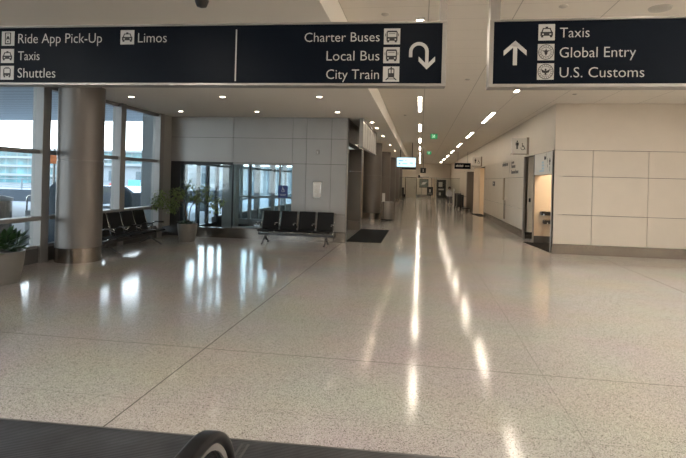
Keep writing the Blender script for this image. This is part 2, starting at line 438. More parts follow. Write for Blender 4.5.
def circ(cx, cy, r, n=20, a0=0, a1=360):
    return [(cx+r*math.cos(math.radians(a0+(a1-a0)*i/n)), cy+r*math.sin(math.radians(a0+(a1-a0)*i/n))) for i in range(n if a1-a0 == 360 else n+1)]
def rc(x0, y0, x1, y1): return [(x0, y0), (x1, y0), (x1, y1), (x0, y1)]
def ring(cx, cy, r0, r1, a0=0, a1=360, n=20):
    out = []
    for i in range(n):
        t0, t1 = [math.radians(a0+(a1-a0)*j/n) for j in (i, i+1)]
        out.append([(cx+r0*math.cos(t0), cy+r0*math.sin(t0)), (cx+r1*math.cos(t0), cy+r1*math.sin(t0)), (cx+r1*math.cos(t1), cy+r1*math.sin(t1)), (cx+r0*math.cos(t1), cy+r0*math.sin(t1))])
    return out
SYM = {
 'bus': [rc(.2,.76,.8,.86), rc(.16,.40,.23,.80), rc(.77,.40,.84,.80), rc(.16,.22,.25,.46), rc(.75,.22,.84,.46), rc(.16,.36,.84,.46), rc(.34,.22,.66,.37), rc(.16,.22,.84,.27), rc(.2,.12,.33,.23), rc(.67,.12,.8,.23), rc(.08,.5,.12,.68), rc(.88,.5,.92,.68), rc(.3,.66,.7,.69)],
 'taxi': [rc(.42,.76,.58,.84), [(.28,.70),(.72,.70),(.76,.76),(.24,.76)][::1], [(.16,.50),(.24,.50),(.33,.74),(.26,.74)], [(.76,.50),(.84,.50),(.74,.74),(.67,.74)], rc(.12,.30,.22,.50), rc(.78,.30,.88,.50), rc(.12,.42,.88,.52), rc(.33,.30,.67,.44), rc(.12,.28,.88,.34), rc(.16,.18,.30,.29), rc(.70,.18,.84,.29)],
 'train': [rc(.34,.80,.66,.88), rc(.30,.52,.36,.84), rc(.64,.52,.70,.84), rc(.47,.52,.53,.84), rc(.30,.34,.70,.56), [(.34,.28),(.66,.28),(.70,.34),(.30,.34)], [(.30,.28),(.38,.28),(.24,.10),(.14,.10)], [(.62,.28),(.70,.28),(.86,.10),(.76,.10)], rc(.30,.16,.70,.20), circ(.5,.92,.05,10)],
 'shuttle': [rc(.30,.80,.70,.86), [(.22,.74),(.30,.86),(.34,.86),(.29,.74)], [(.78,.74),(.70,.86),(.66,.86),(.71,.74)], rc(.22,.40,.29,.75), rc(.71,.40,.78,.75), rc(.22,.34,.78,.48), rc(.22,.26,.34,.36), rc(.66,.26,.78,.36), rc(.40,.26,.60,.36), rc(.26,.16,.36,.27), rc(.64,.16,.74,.27), rc(.36,.88,.64,.92)],
 'phone': [rc(.26,.08,.33,.92), rc(.67,.08,.74,.92), rc(.26,.86,.74,.92), rc(.26,.08,.74,.17), rc(.38,.46,.62,.56), rc(.42,.56,.58,.66), rc(.38,.40,.44,.47), rc(.56,.40,.62,.47), rc(.47,.74,.53,.80), circ(.5,.29,.06,12)],
 'seal_star': ring(.5,.5,.43,.47) + ring(.5,.5,.29,.315) + [[(.5,.74),(.44,.56),(.56,.56)], [(.24,.60),(.46,.48),(.44,.60)], [(.76,.60),(.56,.60),(.54,.48)], [(.44,.60),(.56,.60),(.60,.44),(.5,.26),(.40,.44)]] + [rc(.5+.36*math.cos(t*PI/8)-.022, .5+.36*math.sin(t*PI/8)-.022, .5+.36*math.cos(t*PI/8)+.022, .5+.36*math.sin(t*PI/8)+.022) for t in range(16)],
 'seal_eagle': ring(.5,.5,.43,.47) + ring(.5,.5,.31,.33) + [[(.22,.66),(.30,.44),(.46,.40),(.44,.54)], [(.78,.66),(.56,.54),(.54,.40),(.70,.44)], circ(.5,.62,.06,12), [(.43,.56),(.57,.56),(.55,.34),(.5,.24),(.45,.34)], [(.38,.36),(.45,.30),(.42,.24)], [(.62,.36),(.58,.24),(.55,.30)]] + [rc(.5+.38*math.cos(t*PI/9)-.02, .5+.38*math.sin(t*PI/9)-.02, .5+.38*math.cos(t*PI/9)+.02, .5+.38*math.sin(t*PI/9)+.02) for t in range(18)],
 'man': [circ(.5,.88,.09,14), rc(.38,.42,.62,.76), rc(.28,.44,.36,.76), rc(.64,.44,.72,.76), rc(.28,.70,.72,.76), rc(.39,.06,.49,.44), rc(.51,.06,.61,.44)],
 'wheelchair': ring(.48,.32,.22,.29,-200,70,22) + [circ(.42,.90,.08,14), rc(.37,.46,.46,.80), rc(.40,.60,.66,.67), rc(.40,.44,.70,.52), [(.62,.50),(.70,.50),(.82,.18),(.74,.16)], rc(.74,.14,.90,.20)],
 'runner': [circ(.60,.82,.08,12), [(.44,.72),(.60,.74),(.54,.44),(.42,.46)], [(.50,.46),(.60,.46),(.68,.22),(.60,.20)], [(.40,.46),(.50,.46),(.36,.18),(.26,.22)], [(.58,.70),(.78,.58),(.74,.52),(.56,.62)], [(.44,.70),(.28,.58),(.32,.53),(.46,.62)], rc(.10,.10,.16,.9), rc(.10,.85,.32,.9)],
}
def symbol(kind, x0, x1, z0, z1, parent, m='symbol', y=-.0005, d=.0015, name='symbol', place=None):
    q = MB()
    for poly in SYM[kind]:
        q.prism(poly, (x0, y, z0), ((x1-x0), 0, 0), (0, 0, (z1-z0)), d)
    if place: q.v = [place(*t) for t in q.v]
    return q.build(name, m, parent)
def pictogram(kind, x0, x1, z0, z1, parent):
    t = B(x0, x1, -.003, .0, z0, z1).build('pictogram_tile', 'tile', parent)
    symbol(kind, x0, x1, z0, z1, t, y=-.003)
    return t

# left sign: origin at its right lower corner
zb = 2.455
S = empty('overhead_sign', (.19, 4.3, zb), 'long black overhead sign listing ride pick-up, taxis, shuttles and buses, with a U-turn arrow', 'sign', rz=math.radians(1.7))
z = lambda v: v - zb
B(-4.27, -.035, .0, .10, z(2.477), z(2.985)).build('panel', 'signblack', S)
q = MB().box(-4.30, 0, -.012, .112, z(2.455), z(2.477)).box(-4.30, 0, -.012, .112, z(2.985), z(3.002)).box(-4.30, -4.27, -.012, .112, z(2.477), z(2.985)).box(-.035, 0, -.012, .112, z(2.477), z(2.985))
q.build('frame', 'signframe', S, bevel=.003)
B(-.06, 0, .0, .10, z(3.002), z(HC)).build('post', 'signframe', S)
B(-4.3, -4.24, .0, .10, z(3.002), z(LC)).build('post', 'signframe', S)
B(-1.825, -1.814, -.003, .0, z(2.496), z(2.949)).build('divider', 'signwhite', S)
for t, a, b, c, d in [('Ride App Pick-Up',-3.917,-3.085,2.842,2.929), ('Taxis',-3.915,-3.698,2.685,2.767), ('Shuttles',-3.915,-3.535,2.523,2.61), ('Limos',-2.736,-2.464,2.841,2.926), ('Charter Buses',-1.208,-.56,2.835,2.913), ('Local Bus',-1.012,-.558,2.673,2.755), ('City Train',-1.011,-.558,2.515,2.596)]:
    text_line(t, a, b, z(c), z(d), S)
for kd, a, b, c, d in [('phone',-4.085,-3.957,2.821,2.953), ('taxi',-4.088,-3.958,2.66,2.79), ('shuttle',-4.089,-3.955,2.504,2.632), ('taxi',-2.904,-2.774,2.825,2.953), ('bus',-.524,-.387,2.809,2.943), ('bus',-.525,-.388,2.65,2.784), ('train',-.524,-.387,2.493,2.621)]:
    pictogram(kd, a, b, z(c), z(d), S)
q = MB(); O = (0, 0, 0); UX, UZ = (1, 0, 0), (0, 0, 1)
cx, cz, r0, r1 = -.2275, 2.745, .054, .0815
sx = cx + (r0+r1)/2
for poly in ring(cx, cz, r0, r1, 0, 180, 20) + [rc(cx-r1, 2.700, cx-r0, cz), rc(cx+r0, 2.63, cx+r1, cz), [(sx, 2.597), (sx, 2.637), (sx-.068, 2.705), (sx-.068, 2.665)], [(sx, 2.597), (sx+.068, 2.665), (sx+.068, 2.705), (sx, 2.637)]]:
    q.prism(poly, (0, 0, -zb), UX, UZ, .003)
q.build('arrow', 'signwhite', S)

zb = 2.445
S2 = empty('overhead_sign', (.535, 4.3, zb), 'black overhead sign listing Taxis, Global Entry and U.S. Customs, with an up arrow', 'sign')
X = lambda v: v - .535
B(X(.57), 3.3, 0, .12, z(2.472), z(2.985)).build('panel', 'signblack', S2)
MB().box(0, 3.33, -.012, .132, z(2.445), z(2.472)).box(0, 3.33, -.012, .132, z(2.985), z(3.0)).box(0, X(.57), -.012, .132, z(2.472), z(2.985)).box(3.3, 3.33, -.012, .132, z(2.472), z(2.985)).build('frame', 'signframe', S2, bevel=.003)
B(.006, .085, .0, .12, z(3.0), z(HC)).build('post', 'signframe', S2)
B(3.245, 3.325, .0, .12, z(3.0), z(HC)).build('post', 'signframe', S2)
for t, a, b, c, d in [('Taxis',1.088,1.314,2.848,2.926), ('Global Entry',1.09,1.664,2.686,2.767), ('U.S. Customs',1.094,1.729,2.525,2.605)]:
    text_line(t, X(a), X(b), z(c), z(d), S2)
for kd, a, b, c, d in [('taxi',.922,1.049,2.826,2.958), ('seal_star',.92,1.048,2.665,2.797), ('seal_eagle',.919,1.049,2.507,2.639)]:
    pictogram(kd, X(a), X(b), z(c), z(d), S2)
q = MB(); cx = X(.743)
for poly in [rc(cx-.016, z(2.627), cx+.016, z(2.80)), [(cx, z(2.828)), (cx, z(2.786)), (cx-.09, z(2.705)), (cx-.09, z(2.747))], [(cx, z(2.828)), (cx+.09, z(2.747)), (cx+.09, z(2.705)), (cx, z(2.786))]]:
    q.prism(poly, (0, 0, 0), UX, UZ, .003)
q.build('arrow', 'signwhite', S2)

# ------------------------------------------------------------------ COLUMNS
def column(x, y, label):
    c = empty('column', (x, y, 0), label, 'column', 'round metal columns', kind='thing')
    MB().lathe((0, 0, .27), [(.40, 0), (.40, 1.60), (.386, 1.603), (.386, 1.617), (.40, 1.62), (.40, LC-.275)], 48).build('shell', 'column', c)
    autosmooth(c.children[0] if False else [o for o in bpy.data.objects if o.parent == c][0])
    autosmooth(MB().lathe((0, 0, 0), [(.407, 0), (.407, .265), (.40, .27)], 48).build('base_band', 'baseboard', c))
    return c
column(-6.37, 8.72, 'big round metal-clad column by the windows next to black seats')
for i, (y, l) in enumerate([(21.9, 'round metal column just beyond the door mat, beside the trash can'), (28.4, 'second round column of the corridor row, partly behind the one near the trash can'),
                            (34.9, 'third round column of the corridor row, left of the hanging lit screen'), (41.4, 'fourth round column of the corridor row, mostly hidden behind nearer columns'), (47.9, 'farthest round column of the corridor row, close to the end wall')]):
    column(-2.05, y, l)

# ------------------------------------------------------------------ BEAM SEATING
def bench(loc, rz, label, n=4, pitch=.475, ext=.0):
    """seats along local x, sitter faces local -y"""
    b = empty('beam_bench', loc, label, 'bench', 'black four-seat airport benches', rz=rz)
    W = n*pitch
    B(-W/2-.02, W/2+.02, -.045, .045, .205, .265).build('beam', 'darkmetal', b, bevel=.008)
    for k in range(n):
        xc = -W/2 + (k+.5)*pitch; hw = pitch/2-.028
        path = [(xc, -.30, .325), (xc, -.29, .345), (xc, -.25, .352), (xc, -.05, .325), (xc, .10, .312), (xc, .155, .322)]
        sec = [(-hw, -.022), (hw, -.022), (hw, .022), (-hw, .022)]
        def fr(i, path=path):
            d = (Vector(path[min(i+1, len(path)-1)]) - Vector(path[max(i-1, 0)])).normalized()
            return Vector((1, 0, 0)), Vector((1, 0, 0)).cross(d)
        MB().sweep(path, sec, fr).build('seat', 'leather', b, bevel=.012)
        path2 = [(xc, .150, .345), (xc, .185, .42), (xc, .235, .60), (xc, .275, .76), (xc, .30, .805)]
        def fr2(i, path=path2):
            d = (Vector(path[min(i+1, len(path)-1)]) - Vector(path[max(i-1, 0)])).normalized()
            return Vector((1, 0, 0)), Vector((1, 0, 0)).cross(d)
        MB().sweep(path2, sec, fr2).build('backrest', 'leather', b, bevel=.012)
        MB().tube([(xc, .04, .26), (xc, .02, .30)], .03, 8).tube([(xc-hw+.05, .12, .30), (xc-hw+.05, .20, .36)], .012, 6).tube([(xc+hw-.05, .12, .30), (xc+hw-.05, .20, .36)], .012, 6).build('seat_bracket', 'chrome', b)
    for k in range(n+1):
        x = -W/2 + k*pitch
        q = MB()
        q.tube([(x, .02, .25), (x, .06, .34), (x, .06, .42), (x, .03, .50), (x, -.05, .525), (x, -.22, .515), (x, -.25, .50)], .014, 8)
        q.tube([(x, .06, .40), (x, .16, .42), (x, .235, .60), (x, .29, .79)], .011, 8)
        o = q.build('armrest', 'chrome', b, smooth=True)
        B(x-.022, x+.022, -.25, -.03, .522, .542).build('arm_pad', 'black', o, bevel=.008)
    for s in (-1, 1):
        x = s*(W/2-.16)
        q = MB()
        q.tube([(x, 0, .21), (x, -.05, .14), (x, -.16, .07), (x, -.27, .022)], [.028, .024, .02, .016], 8)
        q.tube([(x, 0, .21), (x, .05, .14), (x, .16, .07), (x, .27, .022)], [.028, .024, .02, .016], 8)
        q.tube([(x, -.02, .23), (x, .02, .23)], .03, 8)
        q.cyl((x, -.27, 0), .028, .025, 12).cyl((x, .27, 0), .028, .025, 12)
        q.build('leg', 'darkmetal', b, smooth=True)
    return b
bench((-3.07, 12.42, 0), 0, 'black four-seat bench with chrome arms against the grey panelled wall')
bench((-6.36, 10.45, 0), -PI/2*-1, 'black seat bench along the tall windows, partly behind the big column', pitch=.50)

# ------------------------------------------------------------------ PLANTS
def leaf(q, c, d, up, L, W):
    d = d.normalized(); s = d.cross(up)
    if s.length < .01: s = Vector((1, 0, 0))
    s.normalize(); n = s.cross(d)
    c = Vector(c)
    pts = [c, c + d*L*.35 + s*W*.5 - n*W*.12, c + d*L*.7 + s*W*.38 - n*W*.15, c + d*L - n*L*.14, c + d*L*.7 - s*W*.38 - n*W*.15, c + d*L*.35 - s*W*.5 - n*W*.12, c + d*L*.45 + n*W*.05]
    q.add(pts, [(0, 1, 6), (1, 2, 6), (2, 3, 6), (3, 4, 6), (4, 5, 6), (5, 0, 6)])
def rv(): 
    while True:
        v = Vector((random.uniform(-1, 1), random.uniform(-1, 1), random.uniform(-1, 1)))
        if .05 < v.length < 1: return v
# broad-leaved plant at the left edge
P = empty('potted_plant', (-6.06, 6.62, 0), 'low broad-leaved plant in a grey pot at the left edge by the windows', 'plant')
autosmooth(MB().lathe((0, 0, 0), [(.20, 0), (.225, .04), (.27, .30), (.285, .46), (.285, .475), (.26, .475), (.255, .44)], 40).build('pot', 'pot', P))
MB().cyl((0, 0, .40), .256, .03, 32).build('soil', 'soil', P)
q = MB()
for i in range(150):
    a = random.uniform(0, 2*PI); t = random.uniform(.1, 1.15)
    c = Vector((math.cos(a)*.22*random.random(), math.sin(a)*.22*random.random(), .44 + .20*random.random()))
    d = Vector((math.cos(a)*t, math.sin(a)*t, random.uniform(-.1, .9)))
    leaf(q, c + d*.08, d, Vector((0, 0, 1)), random.uniform(.11, .19), random.uniform(.06, .10))
q.build('foliage', 'leafdark', P, smooth=True)
# ficus
P = empty('potted_tree', (-5.79, 12.05, 0), 'slim sparse-leaved tree in a round grey pot by the vestibule glass', 'tree')
autosmooth(MB().lathe((0, 0, 0), [(.18, 0), (.195, .03), (.23, .24), (.245, .43), (.245, .45), (.225, .45), (.22, .41)], 40).build('pot', 'pot', P))
MB().cyl((0, 0, .38), .221, .03, 32).build('soil', 'soil', P)
q = MB()
for i in range(110):
    a = random.uniform(0, 2*PI); r = random.uniform(.02, .21)
    d = Vector((math.cos(a), math.sin(a), random.uniform(.2, 1.2)))
    leaf(q, (math.cos(a)*r, math.sin(a)*r, .41+random.uniform(0, .08)), d, Vector((0, 0, 1)), random.uniform(.06, .11), .045)
q.build('underplanting', 'leafdark', P, smooth=True)
tr = MB(); fol = MB(); tips = []
stems = [[(0, 0, .40), (-.03, .0, .62), (-.10, .02, .85), (-.12, .0, 1.02)], [(.03, .02, .40), (.03, .02, .66), (.08, .0, .86), (.16, .02, 1.02)], [(-.02, -.03, .40), (.0, -.03, .7), (.0, -.02, .95), (.02, 0, 1.2)]]
for s in stems: tr.tube(s, [.017, .014, .011, .008], 7); tips.append(Vector(s[-1]))
clumps = [(-.85, 0, .95, .20), (-.62, .1, .86, .22), (-.70, -.1, 1.10, .20), (-.42, .05, .95, .20), (-.22, 0, 1.18, .20), (-.05, .05, 1.40, .15), (.18, -.05, 1.16, .22), (.42, .05, 1.12, .22), (.60, 0, .95, .17), (.78, .05, .98, .17), (.72, -.1, .80, .15), (.08, .1, 1.02, .20), (-.35, -.1, 1.20, .14), (.32, .1, 1.32, .14), (-.55, .12, .72, .14), (-.95, 0, .80, .12)]
for cx, cy, cz, r in clumps:
    c = Vector((cx+.05, cy, cz+.06)); b = min(tips, key=lambda t: (t-c).length)
    m_ = (b+c)/2 + Vector((0, 0, .06)); tr.tube([b, m_, c], [.006, .004, .002], 5)
    for i in range(int(95*(r/.2)**1.5)):
        v = rv(); pz = c + Vector((v.x*r*1.1, v.y*r, v.z*r*.75))
        d = Vector((v.x, v.y, v.z*.4-.35)) + rv()*.5
        leaf(fol, pz, d, Vector((0, 0, 1)), random.uniform(.055, .095), random.uniform(.028, .044))
tr.build('trunk', 'bark', P, smooth=True); fol.build('foliage', 'leaf', P, smooth=True)

# ------------------------------------------------------------------ LIGHTS
ordw = ['first', 'second', 'third', 'fourth', 'fifth', 'sixth', 'seventh', 'eighth', 'ninth', 'tenth', 'eleventh']
proto = None
def strip(x, y, label, row, hall=False):
    global proto
    if proto is None:
        proto = empty('ceiling_light', (x, y, HC), label, 'ceiling light', row)
        B(-.062, .062, -1.22, 1.22, -.02, 0).build('housing', 'housing', proto)
        B(-.036, .036, -1.2, 1.2, -.026, -.018).build('diffuser', 'strip', proto)
        return proto
    c = copy_tree(proto); c.location = (x, y, HC); c['label'] = label; c['group'] = row
    if hall:  # added fill lights take the stronger diffuser
        d = [o for o in bpy.data.objects if o.parent == c and o.name.startswith('diffuser')][0]
        d.data = d.data.copy(); d.data.materials[0] = M['fillstrip']
    return c
ys = [7.4 + 5.65*k for k in range(-2, 9)]; seen = 0
for i, y in enumerate(ys):
    if y < 6: l = 'recessed strip light of the middle row behind the signs' if i == 0 else 'recessed strip light of the middle row above the escalator'
    else: l = ordw[seen] + ' strip light of the straight middle row, counting away from the big signs'; seen += 1
    strip(-.05, y, l, 'strip lights in the middle row')
ys = [4.35 + 5.65*k for k in range(-1, 9)]; seen = 0
for i, y in enumerate(ys):
    if y < 3: l = 'recessed strip light of the restroom-side row above the escalator'
    else: l = ordw[seen] + ' strip light of the restroom-side row, counting away from the escalator'; seen += 1
    strip(1.97, y, l, 'strip lights in the restroom-side row')
# added fill lights over the side hall, out of frame, put in for brightness
for x, xn in [(3.9, 'first'), (5.8, 'second'), (7.7, 'third')]:
    for y, w_ in [(7.6, 'by the beige wall'), (4.35, 'level with the signs'), (1.0, 'beside the escalator'), (-2.4, 'nearest the back wall')]:
        strip(x, y, 'added fill light of the side hall, %s row from the corridor, %s' % (xn, w_), 'added fill lights in the side hall', True)
for x, xn in [(-4.9, 'by the windows'), (-2.7, 'by the escalator')]:  # more added fill lights, unseen in the near low ceiling
    for y, w_ in [(1.0, 'level with the escalator'), (-2.4, 'near the back wall')]:
        strip(x, y, 'added fill light of the low ceiling %s, %s' % (xn, w_), 'added fill lights in the low ceiling', True).location.z = LC

dproto = {}
def downlight(x, y, m, label, group):
    if m not in dproto:
        o = empty('downlight', (x, y, LC), label, 'downlight', group)
        MB().lathe((0, 0, -.012), [(.075, .012), (.075, 0), (.055, 0), (.055, .012)], 20, cap=False).build('trim_ring', 'grille', o)
        MB().cyl((0, 0, -.006), .055, .006, 20).build('lens', m, o); dproto[m] = o; return o
    c = copy_tree(dproto[m]); c.location = (x, y, LC); c['label'] = label; c['group'] = group; return c
for row, y, where in [('nearest the escalator', 7.9, 0), ('over the big column', 9.75, 0), ('next to the grey wall', 11.95, 0)]:
    for j, x in enumerate([-6.0, -4.0, -2.0]):
        downlight(x, y, 'downoff', 'small round downlight in the low ceiling, row %s, %s' % (row, ['by the windows', 'in the middle', 'by the corridor'][j]), 'small downlights in the low ceiling')
for j, y in enumerate([13.97, 15.54, 18.2, 22.6, 27, 31.4, 35.8, 40.2, 44.6]):
    downlight(-1.36, y, 'downon', ['bright downlight at the near end of the door mat canopy', 'bright downlight over the middle of the door mat', 'bright downlight beyond the door mat'][j] if j < 3 else 'bright downlight beside the corridor columns, %s past the door mat' % ordw[j-2], 'bright downlights along the corridor columns')
# ceiling devices
for x, y, l in [(-.46, 6.02, 'small round ceiling sprinkler above the U-turn arrow'), (1.52, 5.89, 'small round ceiling sprinkler above the word Taxis'), (.85, 9.9, 'small ceiling sprinkler between the two strip rows just past the signs'), (3.26, 11.55, 'small ceiling sprinkler close to the beige wall corner'), (-.49, 15.19, 'small ceiling sprinkler beside the middle strip row')]:
    o = MB().lathe((0, 0, -.02), [(.02, 0), (.05, .012), (.05, .02)], 16).build('sprinkler', 'grille', smooth=True); o.location = (x, y, HC)
    tag(o, l, 'sprinkler', 'ceiling sprinklers')
o = MB().lathe((0, 0, -.03), [(.06, 0), (.11, .012), (.12, .03)], 24).build('ceiling_speaker', 'grille', smooth=True); o.location = (2.57, 6.03, HC)
tag(o, 'round white ceiling speaker above the Global Entry sign', 'speaker')
o = MB().lathe((0, 0, -.07), [(.01, 0), (.045, .012), (.06, .05), (.065, .07)], 20).build('security_camera', 'black', smooth=True); o.location = (-2.04, 4.42, LC)
tag(o, 'black dome camera on the low ceiling above the long sign', 'camera')

# exit signs
for x, y, l in [(.51, 20.7, 'nearer green exit sign hanging between the strip rows'), (.52, 32.4, 'farther, smaller green exit sign hanging down the corridor')]:
    e = empty('exit_sign', (x, y, 3.40), l, 'exit sign', 'green exit signs')
    B(-.14, .14, -.03, .03, 0, .20).build('box', 'exit', e, bevel=.006)
    symbol('runner', -.09, .09, .015, .185, e, m='exitink', y=-.03)
    MB().tube([(0, 0, .20), (0, 0, HC-3.40)], .012, 8).build('stem', 'black', e)

# ------------------------------------------------------------------ WALL FITTINGS LEFT
o = empty('fire_strobe', (-2.69, BY, 2.37), 'small silver alarm strobe high on the grey wall', 'alarm')
B(-.045, .045, -.035, 0, -.06, .06).build('body', 'signframe', o, bevel=.01); B(-.02, .02, -.05, -.035, -.045, .02).build('lens', 'tile', o, bevel=.008)
o = empty('extinguisher_cabinet', (-2.68, BY, 1.12), 'recessed metal cabinet with a small window on the grey wall', 'cabinet')
MB().box(-.16, .16, -.02, 0, 0, .04).box(-.16, .16, -.02, 0, .47, .51).box(-.16, -.115, -.02, 0, .04, .47).box(.115, .16, -.02, 0, .04, .47).build('frame', 'greypanel', o, bevel=.004)
d = B(-.115, .115, -.012, -.002, .04, .47).build('door', 'stainless', o, bevel=.003); B(.085, .10, -.03, -.012, .15, .38).build('handle', 'chrome', d, bevel=.004)
o = empty('accessibility_sign', (-3.62, BY+.035, 1.13), 'blue wheelchair sign on the glass next to the bench', 'sign')
B(-.13, .13, -.006, 0, 0, .33).build('panel', 'blue', o); symbol('wheelchair', -.07, .07, .15, .30, o, m='bluewhite', y=-.006)
MB().box(-.09, .09, -.008, -.006, .09, .10).box(-.07, .07, -.008, -.006, .06, .07).build('print', 'bluewhite', o)

# canopy sign over the door mat
o = empty('canopy_sign', (-1.54, BY-.05, 2.52), 'long metal sign panel hanging beside the dark door recess', 'sign')
B(-.03, .03, .05, 4.0, .04, .70).build('panel', 'greypanel', o)
q = MB().box(-.05, .05, 0, .05, 0, .74).box(-.05, .05, 4.0, 4.05, 0, .74).box(-.05, .05, .05, 4.0, 0, .04).box(-.05, .05, .05, 4.0, .70, LC-2.52)
q.build('frame', 'signframe', o, bevel=.004)
for i in range(1, 6): B(.03, .036, i*.66-.01, i*.66+.01, .04, .70).build('rib', 'mullion', o)

tag(B(-6.5, -2.5, 13.3, 16.9, 0, .010).build('vestibule_mat', 'mat', at=(-4.5, 15.1, 0)), 'wide dark mat inside the vestibule behind the glass', 'mat')
tag(B(-1.93, -.98, 13.42, 17.0, 0, .012).build('door_mat', 'mat', at=(-1.45, 15.2, 0)), 'dark door mat in front of the bronze door recess', 'mat')
tag(MB().prism([(2.97, 15.12), (3.2, 13.05), (3.9, 13.2), (3.9, 15.05), (3.2, 15.05)], (0, 0, .001), (1, 0, 0), (0, 1, 0), .011).build('restroom_mat', 'mat', at=(3.3, 14.2, 0)), 'dark floor mat at the lit restroom opening by the beige corner', 'mat')
tag(MB().prism([(2.75, 28.3), (2.95, 26), (3.3, 26), (3.3, 28.3)], (0, 0, .001), (1, 0, 0), (0, 1, 0), .011).build('restroom_mat', 'mat', at=(3.0, 27.2, 0)), 'dark floor mat at the second, farther restroom opening', 'mat')

# trash can and notice
o = empty('trash_can', (-1.34, 21.35, 0), 'round stainless trash can beside the first corridor column', 'trash can')
autosmooth(MB().lathe((0, 0, .06), [(.27, 0), (.275, .02), (.275, .66), (.265, .69)], 32).build('body', 'canmetal', o))
autosmooth(MB().lathe((0, 0, 0), [(.25, 0), (.25, .06)], 32).build('base', 'black', o))
autosmooth(MB().lathe((0, 0, .74), [(.27, 0), (.275, .03), (.25, .05), (.16, .055), (.15, .02)], 32, cap=False).build('lid', 'mullion', o))
o = empty('notice_stand', (-1.47, 20.9, 0), 'white notice on a thin stand beside the trash can', 'sign')
B(-.06, .06, -.01, .01, .80, 1.15).build('board', 'paper', o, bevel=.004); MB().tube([(0, .02, .0), (0, .02, .80)], .012).cyl((0, .02, 0), .10, .015, 20).build('stand', 'black', o)

# ------------------------------------------------------------------ RIGHT WALL FITTINGS
def blade(x0, y, z0, label, w=.44):
    o = empty('restroom_sign', (3.215, y, z0), label, 'sign', 'projecting restroom signs')
    B(-.50, -.07, -.05, .05, .0, .47).build('panel', 'header', o, bevel=.005)
    B(-.07, 0, -.06, .06, -.03, .49).build('bracket', 'stainless', o, bevel=.004)
    B(-.52, -.07, -.055, .055, -.03, .0).build('edge_trim', 'stainless', o)
    symbol('man', -.45, -.24, .12, .40, o, y=-.05, name='man_symbol'); symbol('wheelchair', -.28, -.08, .10, .32, o, y=-.05, name='wheelchair_symbol')
    return o
blade(2.7, 15.9, 2.585, 'projecting restroom sign with man and wheelchair symbols nearer the beige corner')
blade(2.8, 27.5, 2.585, 'projecting restroom sign farther along, above the second restroom opening')

def onwall(xw):  # local (x along wall away from viewer reversed) -> plane facing -x ; text reads towards -y ... +x of text = -Y
    return lambda a, y, zz: (xw + y, -a, zz)
# header lettering: small black word, icon and pale blue lines
o = empty('restroom_lettering', (3.218, 14.0, 1.95), 'small black and pale blue lettering on the panel over the lit opening', 'lettering')
pl = lambda a, y, zz: (y, -a, zz)
q = MB()
for a, b, c, d in [(.06, .10, .37, .47), (.11, .13, .37, .45), (.145, .19, .37, .45), (.205, .25, .37, .45), (.255, .27, .37, .53), (.42, .435, .16, .24), (.42, .435, .28, .40)]: q.box(-.003, 0, -b, -a, c, d)
q.v = [(x_, y_+.0, z_) for x_, y_, z_ in q.v]
q.build('word_marks', 'symbol', o)
symbol('man', .50, .80, .20, .40, o, y=-.001, name='symbol', place=lambda a, y, zz: (y, -a, zz))
B(-.003, 0, -.66, -.64, .05, .18).build('rule', 'symbol', o)
q = MB()
for i, (zz, l) in enumerate([(.28, .20), (.20, .22), (.12, .24)]):
    t = 0.0
    while t < l: q.box(-.003, 0, .18-t-.035, .18-t, zz, zz+.05); t += .05
for i in range(8): q.box(-.003, 0, .45-i*.065-.045, .45-i*.065, .06, .10)
q.build('text_marks', 'paleblue', o)
o = empty('wall_lettering', (3.168, 18.5, 1.95), 'dark lettering on the upper band of the pale wall between restrooms', 'lettering')
q = MB()
def word(a0, widths, z0, h, up=()):
    a = a0
    for i, wd in enumerate(widths):
        q.box(-.003, 0, -(a+wd), -a, z0, z0+h*(1.5 if i in up else 1)); a += wd+.05
word(-1.9, [.18, .06, .16, .05, .18, .07, .20], .38, .10, (1, 3))
q.box(-.003, 0, .28, .30, .12, .48)
word(.05, [.16, .05, .16], .42, .07); word(.05, [.08, .16, .16, .16], .27, .09, (0,)); word(.05, [.08, .18, .14, .18, .05, .18, .16], .07, .09, (0, 4))
q.build('word_marks', 'symbol', o)
o = empty('wall_plate', (3.168, 22.6, 1.56), 'small black sign plate on the pale wall between restrooms', 'sign')
B(-.015, 0, -.3, .3, 0, .2).build('plate', 'black', o, bevel=.004); MB().box(-.017, -.015, -.15, .15, .10, .14).build('print', 'grille', o)
o = empty('door_pull', (3.17, 19.9, .1), 'tall narrow tan edge plate on the pale wall below the lettering', 'handle')
B(-.035, 0, -.12, .12, .95, 1.78).build('plate', 'tan', o, bevel=.005); B(-.03, 0, -.35, -.13, .25, .95).build('lower_plate', 'stainless', o, bevel=.005)
o = empty('wall_switch', (3.34, 16.2, 1.12), 'small dark switch on the beige alcove side', 'switch')
B(-.03, .03, -.02, 0, 0, .12).build('plate', 'black', o, bevel=.004)
